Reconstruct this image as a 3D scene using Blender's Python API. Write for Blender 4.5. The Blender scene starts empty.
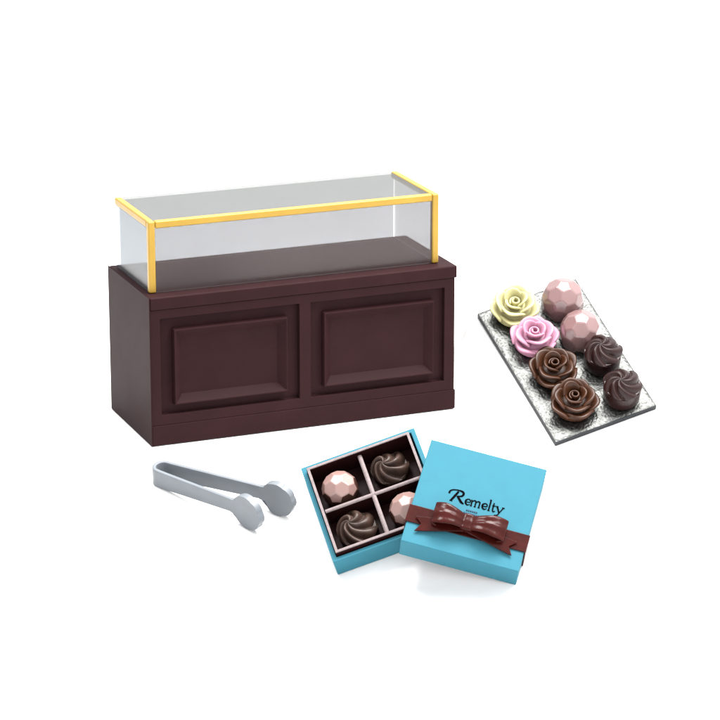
import bpy, bmesh, math, random
from mathutils import Matrix, Vector
S = bpy.context.scene
C = S.collection
PI = math.pi

# ------------------------------------------------------------------ helpers
def frame(R, t):
    M = Matrix([list(R[i]) + [t[i]] for i in range(3)] + [[0, 0, 0, 1]])
    q = M.to_3x3()
    x = q.col[0].normalized(); z = x.cross(q.col[1]).normalized(); y = z.cross(x)
    return Matrix(((x[0], y[0], z[0], t[0]), (x[1], y[1], z[1], t[1]), (x[2], y[2], z[2], t[2]), (0, 0, 0, 1)))

def thing(name, label, cat, M, group=None):
    o = bpy.data.objects.new(name, None); C.objects.link(o)
    o.empty_display_size = 0.01
    o.matrix_world = M
    o['label'] = label; o['category'] = cat
    if group: o['group'] = group
    return o

def obj(name, bm, mat, parent=None, smooth=False, bevel=0, seg=2, subd=0, solid=0, ang=35):
    me = bpy.data.meshes.new(name); bm.normal_update(); bm.to_mesh(me); bm.free()
    for m in (mat if isinstance(mat, (list, tuple)) else [mat]): me.materials.append(m)
    o = bpy.data.objects.new(name, me); C.objects.link(o)
    if parent is not None: o.parent = parent
    if solid:
        s = o.modifiers.new('solid', 'SOLIDIFY'); s.thickness = solid; s.offset = 0
    if bevel:
        b = o.modifiers.new('bevel', 'BEVEL'); b.width = bevel; b.segments = seg
        b.limit_method = 'ANGLE'; b.angle_limit = math.radians(ang)
        b.harden_normals = True
    if subd:
        s = o.modifiers.new('subd', 'SUBSURF'); s.levels = subd; s.render_levels = subd
    if smooth or bevel:
        for p in me.polygons: p.use_smooth = True
    return o

def dup(root, M, label, group=None):
    r = root.copy(); C.objects.link(r); r.matrix_world = M; r['label'] = label
    if group: r['group'] = group
    for ch in [o for o in C.objects if o.parent == root]:
        c = ch.copy(); C.objects.link(c); c.parent = r
        for g in [o for o in C.objects if o.parent == ch]:
            d = g.copy(); C.objects.link(d); d.parent = c
    return r

def add_box(bm, x0, x1, y0, y1, z0, z1):
    v = [bm.verts.new((x, y, z)) for z in (z0, z1) for y in (y0, y1) for x in (x0, x1)]
    for f in ((0, 2, 3, 1), (4, 5, 7, 6), (0, 1, 5, 4), (2, 6, 7, 3), (0, 4, 6, 2), (1, 3, 7, 5)):
        bm.faces.new([v[i] for i in f])

def box(*a):
    bm = bmesh.new(); add_box(bm, *a); return bm

def prism(bm, pts, z0, z1):
    a = [bm.verts.new((x, y, z0)) for x, y in pts]; b = [bm.verts.new((x, y, z1)) for x, y in pts]
    n = len(pts)
    bm.faces.new(a[::-1]); bm.faces.new(b)
    for i in range(n): bm.faces.new((a[i], a[(i + 1) % n], b[(i + 1) % n], b[i]))

def grid(bm, nu, nv, fn, wrap=False, flip=False):
    V = [[bm.verts.new(fn(i / (nu if wrap else nu - 1), j / (nv - 1))) for j in range(nv)] for i in range(nu)]
    for i in range(nu if wrap else nu - 1):
        for j in range(nv - 1):
            q = (V[i][j], V[(i + 1) % nu][j], V[(i + 1) % nu][j + 1], V[i][j + 1])
            bm.faces.new(q[::-1] if flip else q)
    return V

# ------------------------------------------------------------------ materials
def mat(name, col, rough=.4, spec=.5, metal=0, bump=0, bscale=200, var=0, vscale=60, coat=0, detail=3, rvar=0, sss=0):
    m = bpy.data.materials.new(name); m.use_nodes = True
    N = m.node_tree.nodes; L = m.node_tree.links; b = N['Principled BSDF']
    b.inputs['Base Color'].default_value = (*col, 1)
    b.inputs['Roughness'].default_value = rough
    b.inputs['Specular IOR Level'].default_value = spec
    b.inputs['Metallic'].default_value = metal
    b.inputs['Coat Weight'].default_value = coat
    b.inputs['Coat Roughness'].default_value = .12
    if sss:
        b.inputs['Subsurface Weight'].default_value = sss
        b.inputs['Subsurface Radius'].default_value = (1, .5, .4); b.inputs['Subsurface Scale'].default_value = .003
    tc = N.new('ShaderNodeTexCoord')
    if var or rvar:
        t = N.new('ShaderNodeTexNoise'); t.inputs['Scale'].default_value = vscale; t.inputs['Detail'].default_value = 5
        L.new(tc.outputs['Object'], t.inputs['Vector'])
        if var:
            r = N.new('ShaderNodeValToRGB')
            r.color_ramp.elements[0].position = .3; r.color_ramp.elements[1].position = .7
            r.color_ramp.elements[0].color = tuple(c * (1 - var) for c in col) + (1,)
            r.color_ramp.elements[1].color = tuple(min(1, c * (1 + var)) for c in col) + (1,)
            L.new(t.outputs['Fac'], r.inputs['Fac']); L.new(r.outputs['Color'], b.inputs['Base Color'])
        if rvar:
            mr = N.new('ShaderNodeMapRange')
            mr.inputs['To Min'].default_value = rough - rvar; mr.inputs['To Max'].default_value = rough + rvar
            L.new(t.outputs['Fac'], mr.inputs['Value']); L.new(mr.outputs['Result'], b.inputs['Roughness'])
    if bump:
        t = N.new('ShaderNodeTexNoise'); t.inputs['Scale'].default_value = bscale; t.inputs['Detail'].default_value = detail
        L.new(tc.outputs['Object'], t.inputs['Vector'])
        u = N.new('ShaderNodeBump'); u.inputs['Strength'].default_value = bump; u.inputs['Distance'].default_value = .001
        L.new(t.outputs['Fac'], u.inputs['Height']); L.new(u.outputs['Normal'], b.inputs['Normal'])
    return m

K = dict(
    paper=mat('white_paper', (.72, .72, .72), .9, .1, var=.004, vscale=8),
    cabinet=mat('dark_brown_plastic', (.0192, .0078, .0086), .50, .030, bump=.04, bscale=260, var=.10, vscale=25, rvar=.05),
    gold=mat('gold_paint', (.31, .19, .027), .34, .3, metal=.2, bump=.05, bscale=300, var=.08, vscale=40),
    tongs=mat('grey_plastic', (.134, .147, .162), .40, .28, bump=.06, bscale=240, var=.05, vscale=50),
    blue=mat('sky_blue_card', (.030, .132, .176), .55, .06, bump=.06, bscale=380, var=.03, vscale=60),
    liner=mat('dark_brown_liner', (.0135, .0034, .0034), .5, .08, bump=.05, bscale=300),
    rim=mat('dusty_pink_edge', (.165, .132, .133), .6, .2, bump=.15, bscale=500, var=.16, vscale=300),
    ribbon=mat('glossy_brown_ribbon', (.029, .0036, .0026), .20, .12, bump=.25, bscale=110, var=.25, vscale=70),
    ink=mat('dark_ink', (.003, .002, .0025), .7, .0, var=.1),
    ink2=mat('purple_ink', (.030, .035, .07), .6, .1, var=.1),
    yellow=mat('pale_yellow_chocolate', (.36, .335, .165), .42, .2, bump=.08, bscale=220, var=.06, vscale=90, sss=.1),
    pink=mat('pink_chocolate', (.355, .165, .235), .42, .2, bump=.08, bscale=220, var=.06, vscale=90, sss=.1),
    brown=mat('milk_chocolate', (.031, .0108, .0046), .34, .2, bump=.10, bscale=220, var=.25, vscale=110),
    dark=mat('dark_chocolate', (.0120, .0036, .0032), .36, .22, bump=.10, bscale=260, var=.2, vscale=90),
    cocoa=mat('grey_brown_chocolate', (.040, .0225, .017), .42, .25, bump=.14, bscale=260, var=.35, vscale=90),
    pearl=mat('pearly_mauve_shell', (.145, .084, .083), .2, .5, coat=.4, bump=.02, bscale=120, var=.06, vscale=60),
    pearl2=mat('pearly_rose_shell', (.235, .145, .130), .27, .5, coat=.3, bump=.03, bscale=160, var=.06, vscale=60),
    shellbase=mat('brown_shell_base', (.045, .021, .015), .35, .3, var=.2, vscale=60),
    trayedge=mat('dark_tray_edge', (.012, .0135, .016), .45, .2, var=.2, vscale=80),
)
def foil():
    m = bpy.data.materials.new('crinkled_silver_foil'); m.use_nodes = True
    N = m.node_tree.nodes; L = m.node_tree.links; b = N['Principled BSDF']
    b.inputs['Metallic'].default_value = 1; b.inputs['Roughness'].default_value = .40
    tc = N.new('ShaderNodeTexCoord')
    v = N.new('ShaderNodeTexVoronoi'); v.inputs['Scale'].default_value = 420; v.feature = 'SMOOTH_F1'
    n = N.new('ShaderNodeTexNoise'); n.inputs['Scale'].default_value = 230; n.inputs['Detail'].default_value = 6; n.inputs['Distortion'].default_value = .6
    n2 = N.new('ShaderNodeTexNoise'); n2.inputs['Scale'].default_value = 38; n2.inputs['Detail'].default_value = 3
    for t in (v, n, n2): L.new(tc.outputs['Object'], t.inputs['Vector'])
    a = N.new('ShaderNodeMath'); a.operation = 'ADD'
    L.new(v.outputs['Distance'], a.inputs[0]); L.new(n.outputs['Fac'], a.inputs[1])
    u = N.new('ShaderNodeBump'); u.inputs['Strength'].default_value = .42; u.inputs['Distance'].default_value = .0011
    L.new(a.outputs[0], u.inputs['Height'])
    u2 = N.new('ShaderNodeBump'); u2.inputs['Strength'].default_value = .3; u2.inputs['Distance'].default_value = .004
    L.new(n2.outputs['Fac'], u2.inputs['Height']); L.new(u.outputs['Normal'], u2.inputs['Normal'])
    L.new(u2.outputs['Normal'], b.inputs['Normal'])
    r = N.new('ShaderNodeValToRGB')
    r.color_ramp.elements[0].position = .35; r.color_ramp.elements[1].position = .62
    r.color_ramp.elements[0].color = (.060, .062, .059, 1); r.color_ramp.elements[1].color = (.084, .085, .083, 1)
    L.new(n.outputs['Fac'], r.inputs['Fac']); L.new(r.outputs['Color'], b.inputs['Base Color'])
    return m
K['foil'] = foil()
def glass(name, tint, haze, hazecol):
    m = bpy.data.materials.new(name); m.use_nodes = True
    N = m.node_tree.nodes; L = m.node_tree.links
    for n in list(N): N.remove(n)
    out = N.new('ShaderNodeOutputMaterial')
    tr = N.new('ShaderNodeBsdfTransparent'); tr.inputs['Color'].default_value = (*tint, 1)
    df = N.new('ShaderNodeBsdfDiffuse'); df.inputs['Color'].default_value = (*hazecol, 1)  # diffuse veil stands in for light reflected off the pane
    gl = N.new('ShaderNodeBsdfGlossy'); gl.inputs['Roughness'].default_value = .22
    tc = N.new('ShaderNodeTexCoord'); no = N.new('ShaderNodeTexNoise'); no.inputs['Scale'].default_value = 14
    L.new(tc.outputs['Object'], no.inputs['Vector'])
    mr = N.new('ShaderNodeMapRange'); mr.inputs['To Min'].default_value = haze * .85; mr.inputs['To Max'].default_value = haze * 1.15
    L.new(no.outputs['Fac'], mr.inputs['Value'])
    m1 = N.new('ShaderNodeMixShader'); L.new(mr.outputs['Result'], m1.inputs[0])
    L.new(tr.outputs[0], m1.inputs[1]); L.new(df.outputs[0], m1.inputs[2])
    lw = N.new('ShaderNodeLayerWeight'); lw.inputs['Blend'].default_value = .5
    pw = N.new('ShaderNodeMath'); pw.operation = 'POWER'; pw.inputs[1].default_value = 4; L.new(lw.outputs['Facing'], pw.inputs[0])
    fr = N.new('ShaderNodeMath'); fr.operation = 'MULTIPLY_ADD'; fr.inputs[1].default_value = .5; fr.inputs[2].default_value = .025; L.new(pw.outputs[0], fr.inputs[0])
    m2 = N.new('ShaderNodeMixShader'); L.new(fr.outputs[0], m2.inputs[0])
    L.new(m1.outputs[0], m2.inputs[1]); L.new(gl.outputs[0], m2.inputs[2])
    L.new(m2.outputs[0], out.inputs['Surface'])
    return m
K['glass'] = glass('smoky_clear_acrylic', (.705, .718, .727), .10, (.215, .140, .135))
K['glass_side'] = glass('smoky_acrylic_left_shade', (.560, .592, .622), .10, (.20, .19, .19))  # same acrylic, left pane's shade put into a darker tint
K['glass_top'] = glass('smoky_acrylic_top_shade', (.556, .563, .558), .08, (.20, .20, .19))  # same acrylic again, tint darkened to give the top pane its shade


# ------------------------------------------------------------------ poses
YAW = math.radians(22.062)
M_COUNTER = Matrix.Rotation(YAW, 4, 'Z')
RB = ((.94088331, -.27509802, -.19763522), (.11146264, .8024097, -.58627191), (.31986666, .52958451, .78563704))
TB = (0.203986, -0.210959, 0.018)
RL = ((.96300979, .26503936, .04864448), (-.1668749, .72831426, -.6646135), (-.21157721, .63191176, .74560218))
TL = (0.282098, -0.268343, 0.040886)
RT = ((.91227539, -.40957298, .00189369), (.33573814, .74515282, -.57621799), (.23459223, .52630528, .81729385))
TT = (0.30096, 0.182628, 0.074007)
KT, KB = 1.02857, .95455     # size of the tray set and of the box set
sl = math.radians(18)
RG = ((1, 0, 0), (0, math.cos(sl), -math.sin(sl)), (0, math.sin(sl), math.cos(sl)))
TG = (.07139412, -.13501999, 0)
M_BOX, M_LID = frame(RB, TB) @ Matrix.Scale(KB, 4), frame(RL, TL) @ Matrix.Scale(KB, 4)
M_TRAY, M_TONGS = frame(RT, TT), frame(RG, TG)

# ------------------------------------------------------------------ ground: one white paper sheet that rises and dips under each thing
def ground():
    import numpy as np
    X0, X1, Y0, Y1, st = -.30, .78, -.46, .54, .005
    xs = np.arange(X0, X1, st); ys = np.arange(Y0, Y1, st)
    gx, gy = np.meshgrid(xs, ys, indexing='ij')
    Z = -.075 + .075 * np.clip((gy + .30) / .34, 0, 1)
    fixed = np.zeros(Z.shape, bool)
    fixed[0, :] = fixed[-1, :] = fixed[:, 0] = fixed[:, -1] = True
    def spec(M, poly, drop=0., grow=.006):
        P = [M @ Vector((x, y, -drop)) for x, y in poly]; n = M.to_3x3().col[2].normalized(); o = P[0]
        area = sum(P[i].x * P[(i + 1) % len(P)].y - P[(i + 1) % len(P)].x * P[i].y for i in range(len(P)))
        ins = np.ones(Z.shape, bool)
        for i in range(len(P)):
            a, b = P[i], P[(i + 1) % len(P)]
            ex, ey = b.x - a.x, b.y - a.y
            ins &= (ex * (gy - a.y) - ey * (gx - a.x)) * (1 if area > 0 else -1) / math.hypot(ex, ey) > -grow
        Z[ins] = (o.z - (n.x * (gx - o.x) + n.y * (gy - o.y)) / n.z)[ins]
        fixed[ins] = True
    spec(M_COUNTER, [(0, 0), (.3, 0), (.3, .1215), (0, .1215)])
    spec(M_BOX, [(-.0533, .0533), (-.0533, -.0533), (.089, -.1262), (.1445, -.038), (.0533, .0533)])
    spec(M_TRAY, [(0, 0), (0, -.1639 * KT), (.1028 * KT, -.1639 * KT), (.1028 * KT, 0)], .0062)
    spec(M_TONGS, [(-.066, .02), (-.05, .034), (.066, -.02), (.04, -.064), (.02, -.064)])
    free = ~fixed
    for it in range(1500):                       # the sheet hangs evenly between the places where things rest
        A = Z.copy()
        A[1:-1, 1:-1] = (Z[2:, 1:-1] + Z[:-2, 1:-1] + Z[1:-1, 2:] + Z[1:-1, :-2]) / 4
        Z[free] = A[free]
    def ext(v):
        v = list(v); g = st; lo, hi = v[0], v[-1]; pre, post = [], []
        while hi < 60: g *= 1.4; hi += g; lo -= g; post.append(hi); pre.append(lo)
        return pre[::-1] + v + post, len(pre)
    X, ox = ext(xs); Y, oy = ext(ys)
    nx, ny = Z.shape
    bm = bmesh.new()
    V = [[bm.verts.new((x, y, float(Z[min(max(i - ox, 0), nx - 1), min(max(j - oy, 0), ny - 1)]) - .0003)) for j, y in enumerate(Y)] for i, x in enumerate(X)]
    for i in range(len(X) - 1):
        for j in range(len(Y) - 1):
            bm.faces.new((V[i][j], V[i + 1][j], V[i + 1][j + 1], V[i][j + 1]))
    o = obj('ground', bm, K['paper'], smooth=True); o['kind'] = 'structure'
ground()

# ------------------------------------------------------------------ display counter
W, D, H = .300, .1215, .1403
def counter():
    t = thing('display_counter', 'dark brown two door display counter topped by a gold edged clear showcase', 'display counter', M_COUNTER)
    ZP, ZS = .0192, .1284
    # body with two door recesses, its front cut as one shell
    xs = [.0000, .0095, .1436, .1548, .2886, .2991]; zs = [ZP, .0289, .1198, ZS]; y0, yr = .0007, .0064
    bm = bmesh.new(); vc = {}
    def V(x, y, z):
        k = (round(x, 6), round(y, 6), round(z, 6))
        if k not in vc: vc[k] = bm.verts.new(k)
        return vc[k]
    def Q(*p): bm.faces.new([V(*q) for q in p])
    for i in range(5):
        for j in range(3):
            xa, xb, za, zb = xs[i], xs[i + 1], zs[j], zs[j + 1]
            if j == 1 and i in (1, 3):
                Q((xa, yr, za), (xb, yr, za), (xb, yr, zb), (xa, yr, zb))
                Q((xa, y0, za), (xb, y0, za), (xb, yr, za), (xa, yr, za))
                Q((xa, yr, zb), (xb, yr, zb), (xb, y0, zb), (xa, y0, zb))
                Q((xa, y0, za), (xa, yr, za), (xa, yr, zb), (xa, y0, zb))
                Q((xb, yr, za), (xb, y0, za), (xb, y0, zb), (xb, yr, zb))
            else:
                Q((xa, y0, za), (xb, y0, za), (xb, y0, zb), (xa, y0, zb))
    x0, x1 = xs[0], xs[-1]
    bm.faces.new([V(x0, D, ZP), *[V(x0, y0, z) for z in zs], V(x0, D, ZS)])
    bm.faces.new([V(x1, D, ZS), *[V(x1, y0, z) for z in zs[::-1]], V(x1, D, ZP)])
    Q((x1, D, ZP), (x0, D, ZP), (x0, D, ZS), (x1, D, ZS))
    bm.faces.new([V(x0, D, ZS), *[V(x, y0, ZS) for x in xs], V(x1, D, ZS)])
    bm.faces.new([V(x1, D, ZP), *[V(x, y0, ZP) for x in xs[::-1]], V(x0, D, ZP)])
    bmesh.ops.recalc_face_normals(bm, faces=bm.faces)
    obj('cabinet_body', bm, K['cabinet'], t, bevel=.0006)
    obj('plinth', box(0, .3001, 0, D, .0006, ZP), K['cabinet'], t, bevel=.0007)
    obj('side_panel', box(-.0010, -.00005, -.0008, D + .0004, .0005, H + .0002), K['cabinet'], t, bevel=.0004)
    obj('countertop', box(0, .3009, -.0006, D + .0002, ZS, H), K['cabinet'], t, bevel=.0016, seg=3)
    for a, b in ((.0220, .1320), (.1674, .2780)):
        bm = bmesh.new(); za, zb = .0372, .1086
        loops = []
        for ins, y in ((-.0002, yr - .0001), (0, .0016), (.0004, -.0002), (.0013, -.0004), (.0086, .0066), (.0093, .0066)):
            loops.append([bm.verts.new(p) for p in ((a + ins, y, za + ins), (b - ins, y, za + ins), (b - ins, y, zb - ins), (a + ins, y, zb - ins))])
        for p, q in zip(loops, loops[1:]):
            for i in range(4): bm.faces.new((p[i], p[(i + 1) % 4], q[(i + 1) % 4], q[i]))
        bm.faces.new(loops[-1])
        obj('door_panel', bm, K['cabinet'], t, bevel=.0004)
    # showcase
    gx0, gx1, gy0, gy1, gh, r, po = .0044, .2880, .0136, .1142, .0668, .0069, .0066
    zt = H + gh
    def rail(n, *a): obj(n, box(*a), K['gold'], t, bevel=.0016, seg=3)
    rail('frame_rail', gx0 + po, gx1 - po, gy0 + .0001, gy0 + r, zt - r, zt - .0001)
    rail('frame_rail', gx0 + .0001, gx0 + r, gy0 + po, gy1, zt - r, zt - .0001)
    rail('frame_rail', gx1 - r, gx1 - .0001, gy0 + po, gy1, zt - r, zt - .0001)
    rail('frame_post', gx0, gx0 + po, gy0, gy0 + po, H + .0002, zt)
    rail('frame_post', gx1 - po, gx1, gy0, gy0 + po, H + .0002, zt)
    th = .0022; e = .0008
    def pane(*a, m='glass'): obj('glass_pane', box(*a), K[m], t, bevel=.0004)
    pane(gx0 + po, gx1 - po, gy0 + e, gy0 + e + th, H + .0003, zt - r)                       # front
    pane(gx0 + e, gx0 + e + th, gy0 + po, gy1 - .0005, H + .0003, zt - r, m='glass_side')                     # side
    pane(gx1 - e - th, gx1 - e, gy0 + po, gy1 - .0005, H + .0003, zt - r)                     # side
    pane(gx0 + e + th + .0019, gx1 - e - th - .0019, gy1 - .0005 - th, gy1 - .0005, H + .0003, zt - e - th)   # back, gaps left at both ends to read as bright glass edges
    pane(gx0 + r, gx1 - r, gy0 + r, gy1 - .0003, zt - e - th + .0002, zt - e, m='glass_top')         # top
counter()

# ------------------------------------------------------------------ tray
def tray():
    t = thing('serving_tray', 'flat silver foil serving tray with dark edges under eight chocolates', 'tray', M_TRAY)
    a, b, h = .1028 * KT, .1639 * KT, .0059
    obj('tray_board', box(0, a, -b, 0, -h - .0002, -.0006), K['trayedge'], t, bevel=.0005)
    bm = bmesh.new(); random.seed(4)
    e = .0006; nx, ny = 60, 90
    def P(u, v):
        k = min(u, 1 - u, v, 1 - v)
        return (e + (a - 2 * e) * u, -b + e + (b - 2 * e) * v, -.0002 if k > 0 else -.0007)
    grid(bm, nx, ny, P)
    obj('foil_sheet', bm, K['foil'], t, smooth=True)
tray()

# ------------------------------------------------------------------ chocolates
def rose(M, label, m, seed, R=.0222, turn=0):
    rnd = random.Random(seed)
    t = thing('rose_chocolate', label, 'chocolate', M, 'rose shaped chocolates on the silver tray')
    bm = bmesh.new()
    prof = [(.0001, .0148), (.006, .0142), (.0125, .0115), (.0168, .0072), (.0188, .0035), (.0180, .0012), (.0170, .0002), (.0001, .0002)]
    grid(bm, 32, len(prof), lambda u, v: (lambda q: (q[0] * math.cos(2 * PI * u), q[0] * math.sin(2 * PI * u), q[1]))(prof[round(v * (len(prof) - 1))]), wrap=True, flip=True)
    obj('rose_core', bm, m, t, smooth=True)
    def petal(phi, w, rb, rt, z0, z1, tip, lean, th):
        bm = bmesh.new(); k1, k2 = rnd.uniform(-.06, .06), rnd.uniform(.9, 1.12)
        def P(u, v):
            s = 2 * u - 1
            th_ = phi + w * .5 * s
            edge = abs(s) ** 2.6
            zz = z0 + (z1 * 1.2 * k2 - z0) * v * (1 - .30 * edge)
            rr = rb + (rt - rb) * v ** 1.7 * (1 - .10 * edge) + tip * (1 - min(1, abs(s) * 1.5)) * v ** 3
            rr *= 1 + .10 * s * v + k1 * v * .3
            if v > .8: zz -= (v - .8) * lean; rr += (v - .8) * lean * .6
            return (rr * math.cos(th_), rr * math.sin(th_), zz)
        grid(bm, 13, 8, P)
        obj('petal', bm, m, t, smooth=True, solid=th, subd=1)
    a0 = turn
    for k in range(5): petal(a0 + k * 2 * PI / 5 + rnd.uniform(-.1, .1), 1.62, .0128, R - .0022, .0008, .0112, .0034, .006, .0027)
    a0 += .5
    for k in range(4): petal(a0 + k * PI / 2 + rnd.uniform(-.12, .12), 1.95, .0092, .0158, .006, .0168, .0026, .005, .0025)
    a0 += .6
    for k in range(3): petal(a0 + k * 2 * PI / 3 + rnd.uniform(-.15, .15), 2.5, .0060, .0096, .009, .0199, .0014, .004, .0021)
    bm = bmesh.new()
    def B(u, v):
        a = a0 + u * 1.30 * 2 * PI; r = .0021 + .0030 * u
        return (r * math.cos(a), r * math.sin(a), .010 + (.0108 - .0016 * u) * v)
    grid(bm, 44, 4, B)
    obj('bud', bm, m, t, smooth=True, solid=.0021, subd=1)
    return t
def onto(M, x, y, z=0., rz=0.):
    k = KT if M is M_TRAY else 1
    return M @ Matrix.Translation((x * k, y * k, z * k)) @ Matrix.Rotation(rz, 4, 'Z') @ Matrix.Scale(k, 4)

rose(onto(M_TRAY, .0313, -.0145), 'pale yellow rose chocolate at the back corner of the silver tray', K['yellow'], 3, turn=.4)
rose(onto(M_TRAY, .0322, -.0535), 'bright pink rose chocolate next to the pale yellow one', K['pink'], 8, turn=1.0)
rose(onto(M_TRAY, .0325, -.0940), 'brown rose chocolate between the pink rose and another brown rose', K['brown'], 5, turn=.1)
rose(onto(M_TRAY, .0328, -.1345), 'brown rose chocolate nearest the front edge of the silver tray', K['brown'], 12, turn=.75)

def gem(M, label, group, r, cut, m_top, m_base, split, spin, dome=False, soft=.05):
    """truncated icosahedron, one pentagon on top, cut flat where it sits"""
    t = thing('faceted_chocolate', label, 'chocolate', M, group)
    def build(keep):
        bm = bmesh.new()
        bmesh.ops.create_icosphere(bm, subdivisions=1, radius=1)
        top = max(bm.verts, key=lambda v: v.co.z).co.copy()
        q = top.rotation_difference(Vector((0, 0, 1))).to_matrix().to_4x4()
        bmesh.ops.transform(bm, matrix=Matrix.Rotation(spin, 4, 'Z') @ q, verts=bm.verts)
        bm.edges.ensure_lookup_table(); el = bm.edges[0].calc_length()
        bmesh.ops.bevel(bm, geom=bm.verts[:], offset=el / 3, affect='VERTICES', segments=1, profile=.5)
        for v in bm.verts: v.co = v.co.normalized() * r
        bmesh.ops.bevel(bm, geom=bm.edges[:], offset=r * soft, affect='EDGES', segments=4, profile=.5)
        if dome:
            for v in bm.verts:
                if v.co.z < -.02 * r:
                    q = math.hypot(v.co.x, v.co.y) or 1; k = r * (.985 + .03 * v.co.z / r) / q
                    v.co.x *= k; v.co.y *= k
        # cut the foot
        for v in bm.verts: v.co.z += cut * r
        bmesh.ops.bisect_plane(bm, geom=bm.verts[:] + bm.edges[:] + bm.faces[:], plane_co=(0, 0, 0), plane_no=(0, 0, -1), clear_outer=True)
        bmesh.ops.holes_fill(bm, edges=[e for e in bm.edges if e.is_boundary], sides=0)
        if split is not None:
            kill = [f for f in bm.faces if (f.calc_center_median().z > split * r) != keep]
            bmesh.ops.delete(bm, geom=kill, context='FACES')
        bmesh.ops.recalc_face_normals(bm, faces=bm.faces)
        return bm
    o = obj('shell', build(True), m_top, t, smooth=True)
    o.modifiers.new('facets', 'WEIGHTED_NORMAL')
    if split is not None: obj('shell_base', build(False), m_base, t, smooth=True).modifiers.new('facets', 'WEIGHTED_NORMAL')
    return t
GT, GB = 'faceted ball chocolates on the silver tray', 'faceted ball chocolates in the blue gift box'
gem(onto(M_TRAY, .0757, -.0252), 'glossy mauve faceted ball chocolate beside the yellow rose on the tray', GT, .0203, .56, K['pearl'], None, None, .35, True, .075)
gem(onto(M_TRAY, .0742, -.0652), 'glossy mauve faceted ball chocolate touching the swirled dark chocolate on the tray', GT, .0197, .56, K['pearl'], None, None, -.2, True, .075)

def swirl(M, label, group, r, hb, hd, n, twist, m_top, m_base, amp, apex=(0, 0)):
    t = thing('swirl_chocolate', label, 'chocolate', M, group)
    bm = bmesh.new()
    rb = r * .925
    prof = [(0, .0002), (rb * .93, .0002), (rb * .97, .0012), (rb, hb * .6), (rb * .99, hb + .001), (0.0, hb + .001)]
    V = grid(bm, 40, len(prof), lambda u, v: (lambda q: (max(q[0], 1e-5) * math.cos(2 * PI * u), max(q[0], 1e-5) * math.sin(2 * PI * u), q[1]))(prof[round(v * (len(prof) - 1))]), wrap=True)
    obj('chocolate_base', bm, m_base, t, smooth=True, bevel=.0005, ang=50)
    bm = bmesh.new()
    def P(u, v):
        th = 2 * PI * u; rho = v
        ph = n * .5 * (th + twist * (1 - rho) ** 1.0 * 1.6)
        lobe = math.floor(ph / PI) % n
        ridge = abs(math.sin(ph)) ** .75 * (.86 + .22 * math.sin(lobe * 2.3 + n + apex[0] * 900))
        env = min(1, rho * 2.2)
        rr = r * min(1, rho * 1.12) * (1 - .09 * (1 - ridge) * env * min(1, rho * 1.12) ** 2)
        k = min(1, rho * 1.12)
        zz = hb + hd * (1 - k ** 2.3) + amp * (ridge - .5) * env + (0.12 * hd * (1 - min(1, rho * 3.5)))
        if rho > .92: zz = hb + (zz - hb) * (1 - (rho - .92) / .08) - (rho - .92) / .08 * .0008; rr *= 1 - (rho - .92) / .08 * .05
        x, y = rr * math.cos(th), rr * math.sin(th)
        sh = (1 - k) ** .8
        return (x + apex[0] * sh, y + apex[1] * sh, zz)
    grid(bm, 144, 26, P, wrap=True)
    bmesh.ops.remove_doubles(bm, verts=bm.verts, dist=1e-6)
    bmesh.ops.recalc_face_normals(bm, faces=bm.faces)
    obj('swirl_top', bm, m_top, t, smooth=True)
    return t
ST, SB = 'swirl topped chocolates on the silver tray', 'swirled chocolates in the blue gift box'
swirl(onto(M_TRAY, .0790, -.1000, 0, .3), 'dark swirl topped chocolate behind its twin, against the mauve ball on the tray', ST, .0186, .0168, .0092, 7, 1.0, K['dark'], K['dark'], .0040, apex=(-.001, .0025))
swirl(onto(M_TRAY, .0778, -.1418, 0, 1.0), 'dark swirl topped chocolate nearest the front right corner of the tray', ST, .0186, .0168, .0092, 7, 1.0, K['dark'], K['dark'], .0040, apex=(-.001, .0025))

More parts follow.
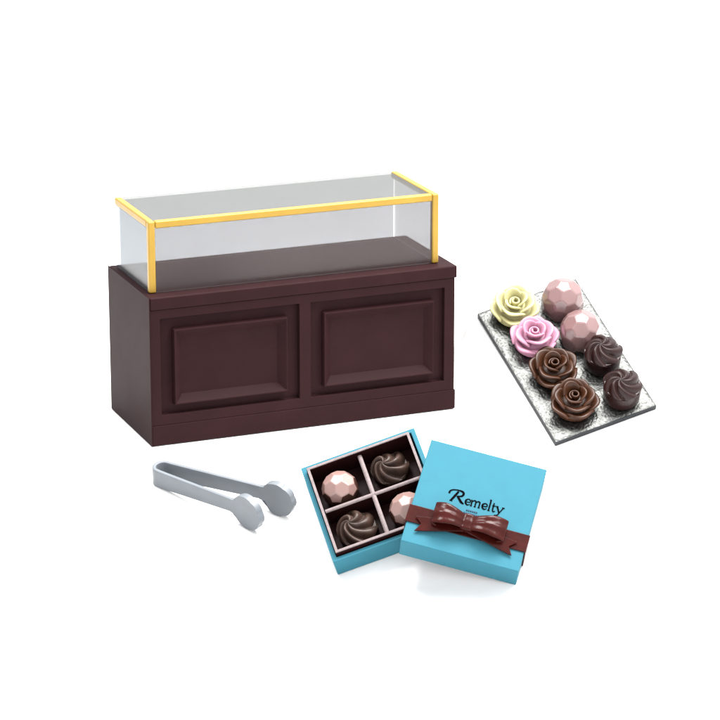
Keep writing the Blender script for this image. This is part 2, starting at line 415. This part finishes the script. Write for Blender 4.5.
# ------------------------------------------------------------------ gift box
def gift_box():
    t = thing('gift_box', 'open sky blue gift box with a dark four cell liner leaned on by its lid', 'gift box', M_BOX)
    s, h = .05328, .0211
    def shell(bm, a, b, z0, z1, zf, y0=None):
        """open-topped square tray: outer half a, inner half b, floor at zf"""
        L = []
        for k, z in ((a, z0), (a, z1), (b, z1), (b, zf)):
            L.append([bm.verts.new((x * k + (dx if k != a or a != s else 0), y * k, z)) for x, y in ((-1, -1), (1, -1), (1, 1), (-1, 1))])
        bm.faces.new(L[0][::-1]); bm.faces.new(L[-1])
        for p, q in zip(L, L[1:]):
            for i in range(4): bm.faces.new((p[i], p[(i + 1) % 4], q[(i + 1) % 4], q[i]))
    dx = 0
    bm = bmesh.new(); shell(bm, s, s - .0042, .0004, h, .0015)
    obj('box_base', bm, K['blue'], t, bevel=.0006)
    dx = -.0006
    bm = bmesh.new(); shell(bm, .0478, .0456, .0017, .0252, .0030)
    o = obj('liner', bm, K['liner'], t, bevel=.0003)
    bm = bmesh.new()
    L = []
    for k, z in ((.04785, .0246), (.04785, .0258), (.0454, .0258), (.0454, .0246)):
        L.append([bm.verts.new((x * k + dx, y * k, z)) for x, y in ((-1, -1), (1, -1), (1, 1), (-1, 1))])
    for p, q in zip(L, L[1:] + L[:1]):
        for i in range(4): bm.faces.new((p[i], p[(i + 1) % 4], q[(i + 1) % 4], q[i]))
    r = obj('liner_rim', bm, K['rim'], o, bevel=.0003)
    # divider: a cross of two strips, rounded tops
    def strip(along_x, z1):
        w = .0020; l = .0446
        pts = [(-w, .0032), (w, .0032), (w, z1 - .0012), (w * .6, z1 - .0003), (0, z1), (-w * .6, z1 - .0003), (-w, z1 - .0012)]
        bm = bmesh.new()
        A = [bm.verts.new((-l + dx, p[0], p[1]) if along_x else (p[0] + dx, -l, p[1])) for p in pts]
        B = [bm.verts.new((l + dx, p[0], p[1]) if along_x else (p[0] + dx, l, p[1])) for p in pts]
        bm.faces.new(A); bm.faces.new(B[::-1])
        for i in range(len(pts)): bm.faces.new((A[i], A[(i + 1) % len(pts)], B[(i + 1) % len(pts)], B[i]))
        bmesh.ops.recalc_face_normals(bm, faces=bm.faces)
        for f in bm.faces:
            c = f.calc_center_median()
            f.material_index = 0 if c.z > z1 - .0025 else 1
        return bm
    obj('divider', strip(True, .0222), [K['rim'], K['liner']], t, bevel=.0002)
    obj('divider', strip(False, .0220), [K['rim'], K['liner']], t, bevel=.0002)
gift_box()
gem(onto(M_BOX, -.0266, .0225, .0032), 'rosy faceted ball chocolate in the fully open back left cell of the box', GB, .0168, .62, K['pearl2'], K['shellbase'], .95, .5)
gem(onto(M_BOX, .0230, -.0235, .0032), 'rosy faceted ball chocolate partly covered by the blue lid', GB, .0168, .62, K['pearl2'], K['shellbase'], .95, .2)
swirl(onto(M_BOX, .0212, .0285, .0032, .4), 'grey brown swirled chocolate in the cell at the box corner nearest the counter', SB, .0176, .005, .0110, 6, 1.2, K['cocoa'], K['cocoa'], .0066, apex=(-.004, .003))
swirl(onto(M_BOX, -.0240, -.0205, .0032, 1.3), 'grey brown swirled chocolate in the cell nearest the tongs', SB, .0188, .005, .0110, 6, 1.25, K['cocoa'], K['cocoa'], .0066, apex=(.001, .006))

# ------------------------------------------------------------------ lid
LS = .103698
def ab(a, b): return ((a - .5) * LS, (.5 - b) * LS)
def lid():
    t = thing('gift_box_cover', 'sky blue square lid with dark brown bow and black lettering leaning on the box', 'box lid', M_LID)
    s, h, w = LS / 2, .0255, .0018
    bm = bmesh.new(); L = []
    for k, z in ((s - w, -w), (s - w, -h), (s, -h), (s, 0)):
        L.append([bm.verts.new((x * k, y * k, z)) for x, y in ((-1, -1), (1, -1), (1, 1), (-1, 1))])
    bm.faces.new(L[0]); bm.faces.new(L[-1])
    for p, q in zip(L, L[1:]):
        for i in range(4): bm.faces.new((p[i], p[(i + 1) % 4], q[(i + 1) % 4], q[i]))
    bmesh.ops.recalc_face_normals(bm, faces=bm.faces)
    obj('lid_shell', bm, K['blue'], t, bevel=.0009, seg=3)
    # ribbon band over the top and down both sides
    y0, y1 = ab(0, .815)[1], ab(0, .652)[1]
    th = .0013; X = s + .0002
    prof = [(-X, -h + .0005), (-X, .0002), (X, .0002), (X, -h + .0005)]
    out = [(-X - th, -h + .0005), (-X - th, th), (X + th, th), (X + th, -h + .0005)]
    bm = bmesh.new()
    ring = []
    for y in (y0, y1):
        ring.append(([bm.verts.new((p[0], y, p[1])) for p in prof], [bm.verts.new((p[0], y, p[1])) for p in out]))
    for i in range(3):
        for k in (0, 1): bm.faces.new((ring[0][k][i], ring[0][k][i + 1], ring[1][k][i + 1], ring[1][k][i]))
        for k in (0, 1): bm.faces.new((ring[k][0][i], ring[k][0][i + 1], ring[k][1][i + 1], ring[k][1][i]))
    for i in (0, 3): bm.faces.new((ring[0][0][i], ring[0][1][i], ring[1][1][i], ring[1][0][i]))
    bmesh.ops.recalc_face_normals(bm, faces=bm.faces)
    obj('ribbon_band', bm, K['ribbon'], t, bevel=.0005)
    # bow
    bow_c = Vector((-.001, -.0224, .0016))
    bm = bmesh.new()
    def KN(u, v):
        a = 2 * PI * u; y = -.0082 + .0164 * v
        r = 1 + .10 * math.cos(4 * PI * v) * .5 - .10 * (2 * v - 1) ** 4
        return (bow_c.x + .0058 * r * math.copysign(abs(math.cos(a)) ** .7, math.cos(a)), bow_c.y + y, .0055 + .0044 * r * math.copysign(abs(math.sin(a)) ** .7, math.sin(a)))
    V = grid(bm, 24, 9, KN, wrap=True, flip=True)
    bm.faces.new([V[i][0] for i in range(24)]); bm.faces.new([V[i][-1] for i in range(24)][::-1])
    bmesh.ops.recalc_face_normals(bm, faces=bm.faces)
    bow = obj('bow_knot', bm, K['ribbon'], t, smooth=True, subd=1)
    for sg, lx in ((-1, .0278), (1, .0312)):
        bm = bmesh.new()
        def LP(u, v, sg=sg, lx=lx):
            # u runs round the loop (flat teardrop), v across the ribbon width
            a = PI + (u - .5) * 2 * PI * .94
            a = (u * 2 - 1) * PI * .93
            ca = math.cos(a); f = (1 + ca) / 2            # 0 at the knot, 1 at the tip
            x = .002 + lx * f ** .8
            zc = .0060 + .0018 * f; zh = (.0016 + .0046 * math.sin(PI * min(1, f * .98 + .02) ** .8) ** .6) if 0 < f < 1 else .0016
            z = zc + zh * math.copysign(abs(math.sin(a)) ** .8, math.sin(a)) * (1.0)
            wd = .0068 + .0036 * min(1, f * 1.6)
            y = bow_c.y + (2 * v - 1) * wd + .0008 * f
            z += (.0009 * math.cos(3 * PI * (v - .5)) * f + .0011 * math.cos(6 * PI * (v - .5)) * (1 - f) * f * 2.5) * (1 if math.sin(a) > 0 else .3)
            return (bow_c.x + sg * x, y, z)
        grid(bm, 40, 9, LP)
        obj('bow_loop', bm, K['ribbon'], t, smooth=True, solid=.0015, subd=1)
    for sg, (ea, eb), skew in ((-1, (.072, .826), .5), (1, (.920, .818), -.4)):
        ex, ey = ab(ea, eb)
        bm = bmesh.new()
        P0 = Vector((bow_c.x + sg * .002, -.0262)); P1 = Vector((ex, ey))
        d = (P1 - P0); ln = d.length; d.normalize(); nrm = Vector((-d.y, d.x))
        def TP(u, v):
            s_ = 2 * v - 1
            wd = .0048 + .0020 * u
            end = ln - .0055 * (1 - abs(s_)) * (u ** 6)
            p = P0 + d * end * u + nrm * s_ * wd
            z = .0058 - .0030 * u ** .5 + .0004 * math.sin(u * 5) + sg * .0007 * s_ * u
            return (p.x, p.y, z)
        grid(bm, 18, 9, TP)
        obj('bow_tail', bm, K['ribbon'], t, smooth=True, solid=.0014, bevel=.0003)
    # lettering: strokes (a, b, width) in lid units, each a thin raised ribbon
    bm = bmesh.new(); zl = [.0001]
    def stroke(pts, n=8, z1=.00035):
        P = [Vector((p[0], p[1])) for p in pts]; Wd = [p[2] for p in pts]
        def cat(k, f):
            a, b, c, d_ = P[max(k - 1, 0)], P[k], P[k + 1], P[min(k + 2, len(P) - 1)]
            return .5 * ((2 * b) + (c - a) * f + (2 * a - 5 * b + 4 * c - d_) * f * f + (3 * b - a - 3 * c + d_) * f ** 3)
        if len(P) == 2: Q = [(P[0], Wd[0]), (P[1], Wd[1])]
        else:
            Q = [(cat(k, i / n), Wd[k] + (Wd[k + 1] - Wd[k]) * i / n) for k in range(len(P) - 1) for i in range(n)] + [(P[-1], Wd[-1])]
        rows = []
        zl[0] += .000012
        z = z1 + zl[0] * .5
        for i, (q, w_) in enumerate(Q):
            a = Q[max(i - 1, 0)][0]; b = Q[min(i + 1, len(Q) - 1)][0]; d_ = (b - a).normalized(); nn = Vector((-d_.y, d_.x)) * w_ * .5
            l, r = q + nn, q - nn
            (lx, ly), (rx, ry) = ab(l.x, l.y), ab(r.x, r.y)
            rows.append([bm.verts.new(c) for c in ((lx, ly, .0001), (lx, ly, z), (rx, ry, z), (rx, ry, .0001))])
        for p, q in zip(rows, rows[1:]):
            for i in range(3): bm.faces.new((p[i], p[i + 1], q[i + 1], q[i]))
        for rr in (rows[0], rows[-1]): bm.faces.new(rr)
    B = .520; Xh = B - .057; A = B - .102; T = .0065; F = .016
    def S_(*p): stroke([(x, y, w) for x, y, w in p])
    # R with a swash
    S_((.300, B, F), (.322, .472, .019), (.344, .420, F))
    S_((.290, B, T), (.315, B, T))
    S_((.272, .455, .017), (.276, .432, .013), (.300, .414, .009), (.340, .408, .010), (.376, .412, .016), (.390, .430, .019), (.378, .455, .014), (.340, .466, .007))
    S_((.342, .464, .010), (.362, .482, .019), (.388, .510, .020), (.412, B + .001, .008))
    def e(x):
        S_((x, .494, T), (x + .034, .490, T), (x + .034, .474, .010), (x + .018, Xh + .001, T), (x - .002, .480, .014), (x + .0, .505, .014), (x + .018, B, .010), (x + .037, .508, .004))
    e(.425)
    for xs_ in (.474, .507, .540):
        S_((xs_, Xh + .004, .011), (xs_, B, .011))
        S_((xs_ - .009, B, T * .8), (xs_ + .009, B, T * .8))
    S_((.464, Xh + .004, T), (.474, Xh + .002, T))
    S_((.476, .478, T), (.491, Xh + .001, .009), (.505, Xh + .006, .011), (.507, .490, .011))
    S_((.509, .478, T), (.524, Xh + .001, .009), (.538, Xh + .006, .011), (.540, .490, .011))
    e(.568)
    S_((.624, A, .012), (.624, B, .012)); S_((.614, B, T), (.634, B, T)); S_((.614, A + .003, T), (.625, A, T))
    S_((.655, .440, .010), (.655, .500, .012), (.664, B, .009), (.678, .511, .004)); S_((.644, Xh + .002, T), (.674, Xh + .002, T))
    S_((.686, Xh, .014), (.700, .490, .013), (.712, B - .002, .011)); S_((.677, Xh, T), (.697, Xh, T))
    S_((.740, Xh, .008), (.722, .500, .008), (.706, .538, .009), (.690, .552, .010), (.683, .545, .013)); S_((.728, Xh, T), (.750, Xh, T))
    obj('lettering', bm, K['ink'], t)
    # the tiny lines under it are too small to read: fine broken strokes
    bm = bmesh.new(); rnd = random.Random(2)
    for k in range(6):
        x = .448 + k * .0165
        stroke([(x, .577, .0050), (x + .004, .563, .0050), (x + .009, .572, .0050)], 3)
    for k in range(9):
        x = .432 + k * .017
        stroke([(x, .606, .0055), (x + .003, .592, .0055), (x + .009, .600, .0055)], 3)
    obj('small_lettering', bm, K['ink2'], t)
lid()

# ------------------------------------------------------------------ tongs
def tongs():
    t = thing('serving_tongs', 'grey plastic serving tongs with scalloped round ends lying before the counter', 'tongs', M_TONGS)
    th = .0034
    Vv = Vector
    fs, fn, fd = Vv((-.0590, .0155)), Vv((.0071, -.0307)), Vv((.0208, -.0435))
    bs, bn, bd = Vv((-.0500, .0270)), Vv((.0309, -.0125)), Vv((.0480, -.0225))
    def bar(P, name, cap):
        """P: list of (xy, halfheight, midheight, thickness); rounded-rectangle loft"""
        bm = bmesh.new(); rows = []
        for i, (p, hh, hm, tk) in enumerate(P):
            a = P[max(i - 1, 0)][0]; b = P[min(i + 1, len(P) - 1)][0]
            d = (b - a).normalized(); n = Vv((-d.y, d.x))
            r = min(.0008, tk * .3); row = []
            for cx, cz, a0 in ((1, 1, 0), (-1, 1, 90), (-1, -1, 180), (1, -1, 270)):
                for k in range(4):
                    an = math.radians(a0 + 30 * k)
                    o = cx * (tk / 2 - r) + r * math.cos(an); zz = hm + cz * (hh - r) + r * math.sin(an)
                    row.append(bm.verts.new((p.x + n.x * o, p.y + n.y * o, zz)))
            rows.append(row)
        m = len(rows[0])
        for p, q in zip(rows, rows[1:]):
            for i in range(m): bm.faces.new((p[i], p[(i + 1) % m], q[(i + 1) % m], q[i]))
        if cap: bm.faces.new(rows[-1])
        bmesh.ops.recalc_face_normals(bm, faces=bm.faces)
        return obj(name, bm, K['tongs'], t, smooth=True, ang=60)
    HB = .0090
    # the U bend
    df = (fn - fs).normalized(); db = (bn - bs).normalized()
    mid = (fs + bs) / 2; back = -(df + db).normalized(); rad = (bs - fs).length / 2
    side = (bs - fs).normalized()
    arc = []
    for k in range(17):
        a = PI * k / 16
        arc.append((mid - side * rad * math.cos(a) + back * rad * .95 * math.sin(a), .0088, HB, th))
    arc = [(fs + df * .004, .0088, HB, th)] + arc + [(bs + db * .004, .0088, HB, th)]
    bar(arc, 'bend', False)
    def arm(s, n, d_, dr, inward):
        st = s + dr * .004
        pts = []
        for k in range(11):
            f = k / 10
            p = st.lerp(n, f)
            pts.append((p, .0088 - .0020 * f, HB + .0065 * f, th))
        # run on a little way into the flare
        o = bar(pts, 'arm', False)
        # paddle: scalloped disc with a flare back to the arm
        ax = (d_ - n).normalized(); nn = Vv((-ax.y, ax.x)) * inward
        L = (d_ - n).length; R = .0163; hm = HB + .0065; hd = .0168
        prof = []
        N = 64
        th0 = math.radians(152)
        for k in range(N + 1):
            a = -th0 + 2 * th0 * k / N
            sc = 1.0
            if abs(a) < math.radians(88): sc = 1 - .065 * (1 - abs(math.cos(a * 4.0)) ** .6)
            prof.append((L + R * sc * math.cos(a), hd + R * sc * math.sin(a)))
        # flare points
        up = [(L * .34, hm + .0085 + .0008), (0.0022, hm + .0070), (-.0004, hm + .0068)]
        dn = [(-.0004, hm - .0068), (.0022, hm - .0070), (L * .34, hm - .0085 + .0004)]
        out = prof + up + dn
        bm = bmesh.new()
        off0, off1 = -th / 2, th / 2 + .0030
        A, Bv = [], []
        for x, z in out:
            p = n + ax * x
            w1 = th / 2 + .0030 * max(0, min(1, (x - .002) / .012))
            A.append(bm.verts.new((p.x + nn.x * off0, p.y + nn.y * off0, z)))
            Bv.append(bm.verts.new((p.x + nn.x * w1, p.y + nn.y * w1, z)))
        bm.faces.new(A); bm.faces.new(Bv[::-1])
        for i in range(len(out)): bm.faces.new((A[i], A[(i + 1) % len(out)], Bv[(i + 1) % len(out)], Bv[i]))
        bmesh.ops.recalc_face_normals(bm, faces=bm.faces)
        obj('paddle', bm, K['tongs'], o, bevel=.0008, seg=3, ang=50)
    arm(fs, fn, fd, df, 1)
    arm(bs, bn, bd, db, -1)
tongs()

# ------------------------------------------------------------------ camera
cam = bpy.data.cameras.new('camera'); co = bpy.data.objects.new('camera', cam); C.objects.link(co)
co.location = (.18829938, -2.58457974, .8733773)
co.rotation_euler = (math.radians(90 - 17.0087), 0, 0)
cam.sensor_width = 36; cam.lens = 36 * 3000 / 720
cam.clip_start = .05; cam.clip_end = 400
S.camera = co

# ------------------------------------------------------------------ light: a white studio with soft boxes
w = bpy.data.worlds.new('World'); S.world = w; w.use_nodes = True
N = w.node_tree.nodes; L = w.node_tree.links; bg = N['Background']
tc = N.new('ShaderNodeTexCoord'); sx = N.new('ShaderNodeSeparateXYZ'); L.new(tc.outputs['Generated'], sx.inputs[0])
cr = N.new('ShaderNodeValToRGB'); L.new(sx.outputs['Z'], cr.inputs['Fac'])
cr.color_ramp.elements[0].position = .0; cr.color_ramp.elements[0].color = (.50, .50, .51, 1)
cr.color_ramp.elements[1].position = .75; cr.color_ramp.elements[1].color = (1, 1, 1, 1)
mr = N.new('ShaderNodeMapRange'); mr.inputs['From Min'].default_value = -.9; mr.inputs['From Max'].default_value = .6
mr.inputs['To Min'].default_value = .48; mr.inputs['To Max'].default_value = 1.0
L.new(sx.outputs['X'], mr.inputs['Value'])
mu = N.new('ShaderNodeMix'); mu.data_type = 'RGBA'; mu.blend_type = 'MULTIPLY'; mu.inputs[0].default_value = 1
L.new(cr.outputs['Color'], mu.inputs[6]); L.new(mr.outputs['Result'], mu.inputs[7])
L.new(mu.outputs[2], bg.inputs['Color']); bg.inputs['Strength'].default_value = 1.75
def softbox(name, loc, target, sx, sy, power):
    l = bpy.data.lights.new(name, 'AREA'); l.shape = 'RECTANGLE'; l.size = sx; l.size_y = sy; l.energy = power
    l.color = (1, .985, .965)
    o = bpy.data.objects.new(name, l); C.objects.link(o); o.location = loc
    o.rotation_euler = (Vector(target) - Vector(loc)).to_track_quat('-Z', 'Y').to_euler()
softbox('key_softbox', (.50, .12, 1.6), (.3, 0, 0), .70, .70, 35)
softbox('left_softbox', (-.36, -.14, 1.6), (.2, -.1, 0), .42, .42, 12)
softbox('right_softbox', (1.15, -.25, 1.55), (.25, .05, 0), .7, .7, 20)
S.view_settings.view_transform = 'Standard'; S.view_settings.look = 'None'
S.view_settings.exposure = .75; S.view_settings.gamma = 1
S.cycles.max_bounces = 12; S.cycles.transparent_max_bounces = 24
try: S.cycles.use_denoising = True
except Exception: pass
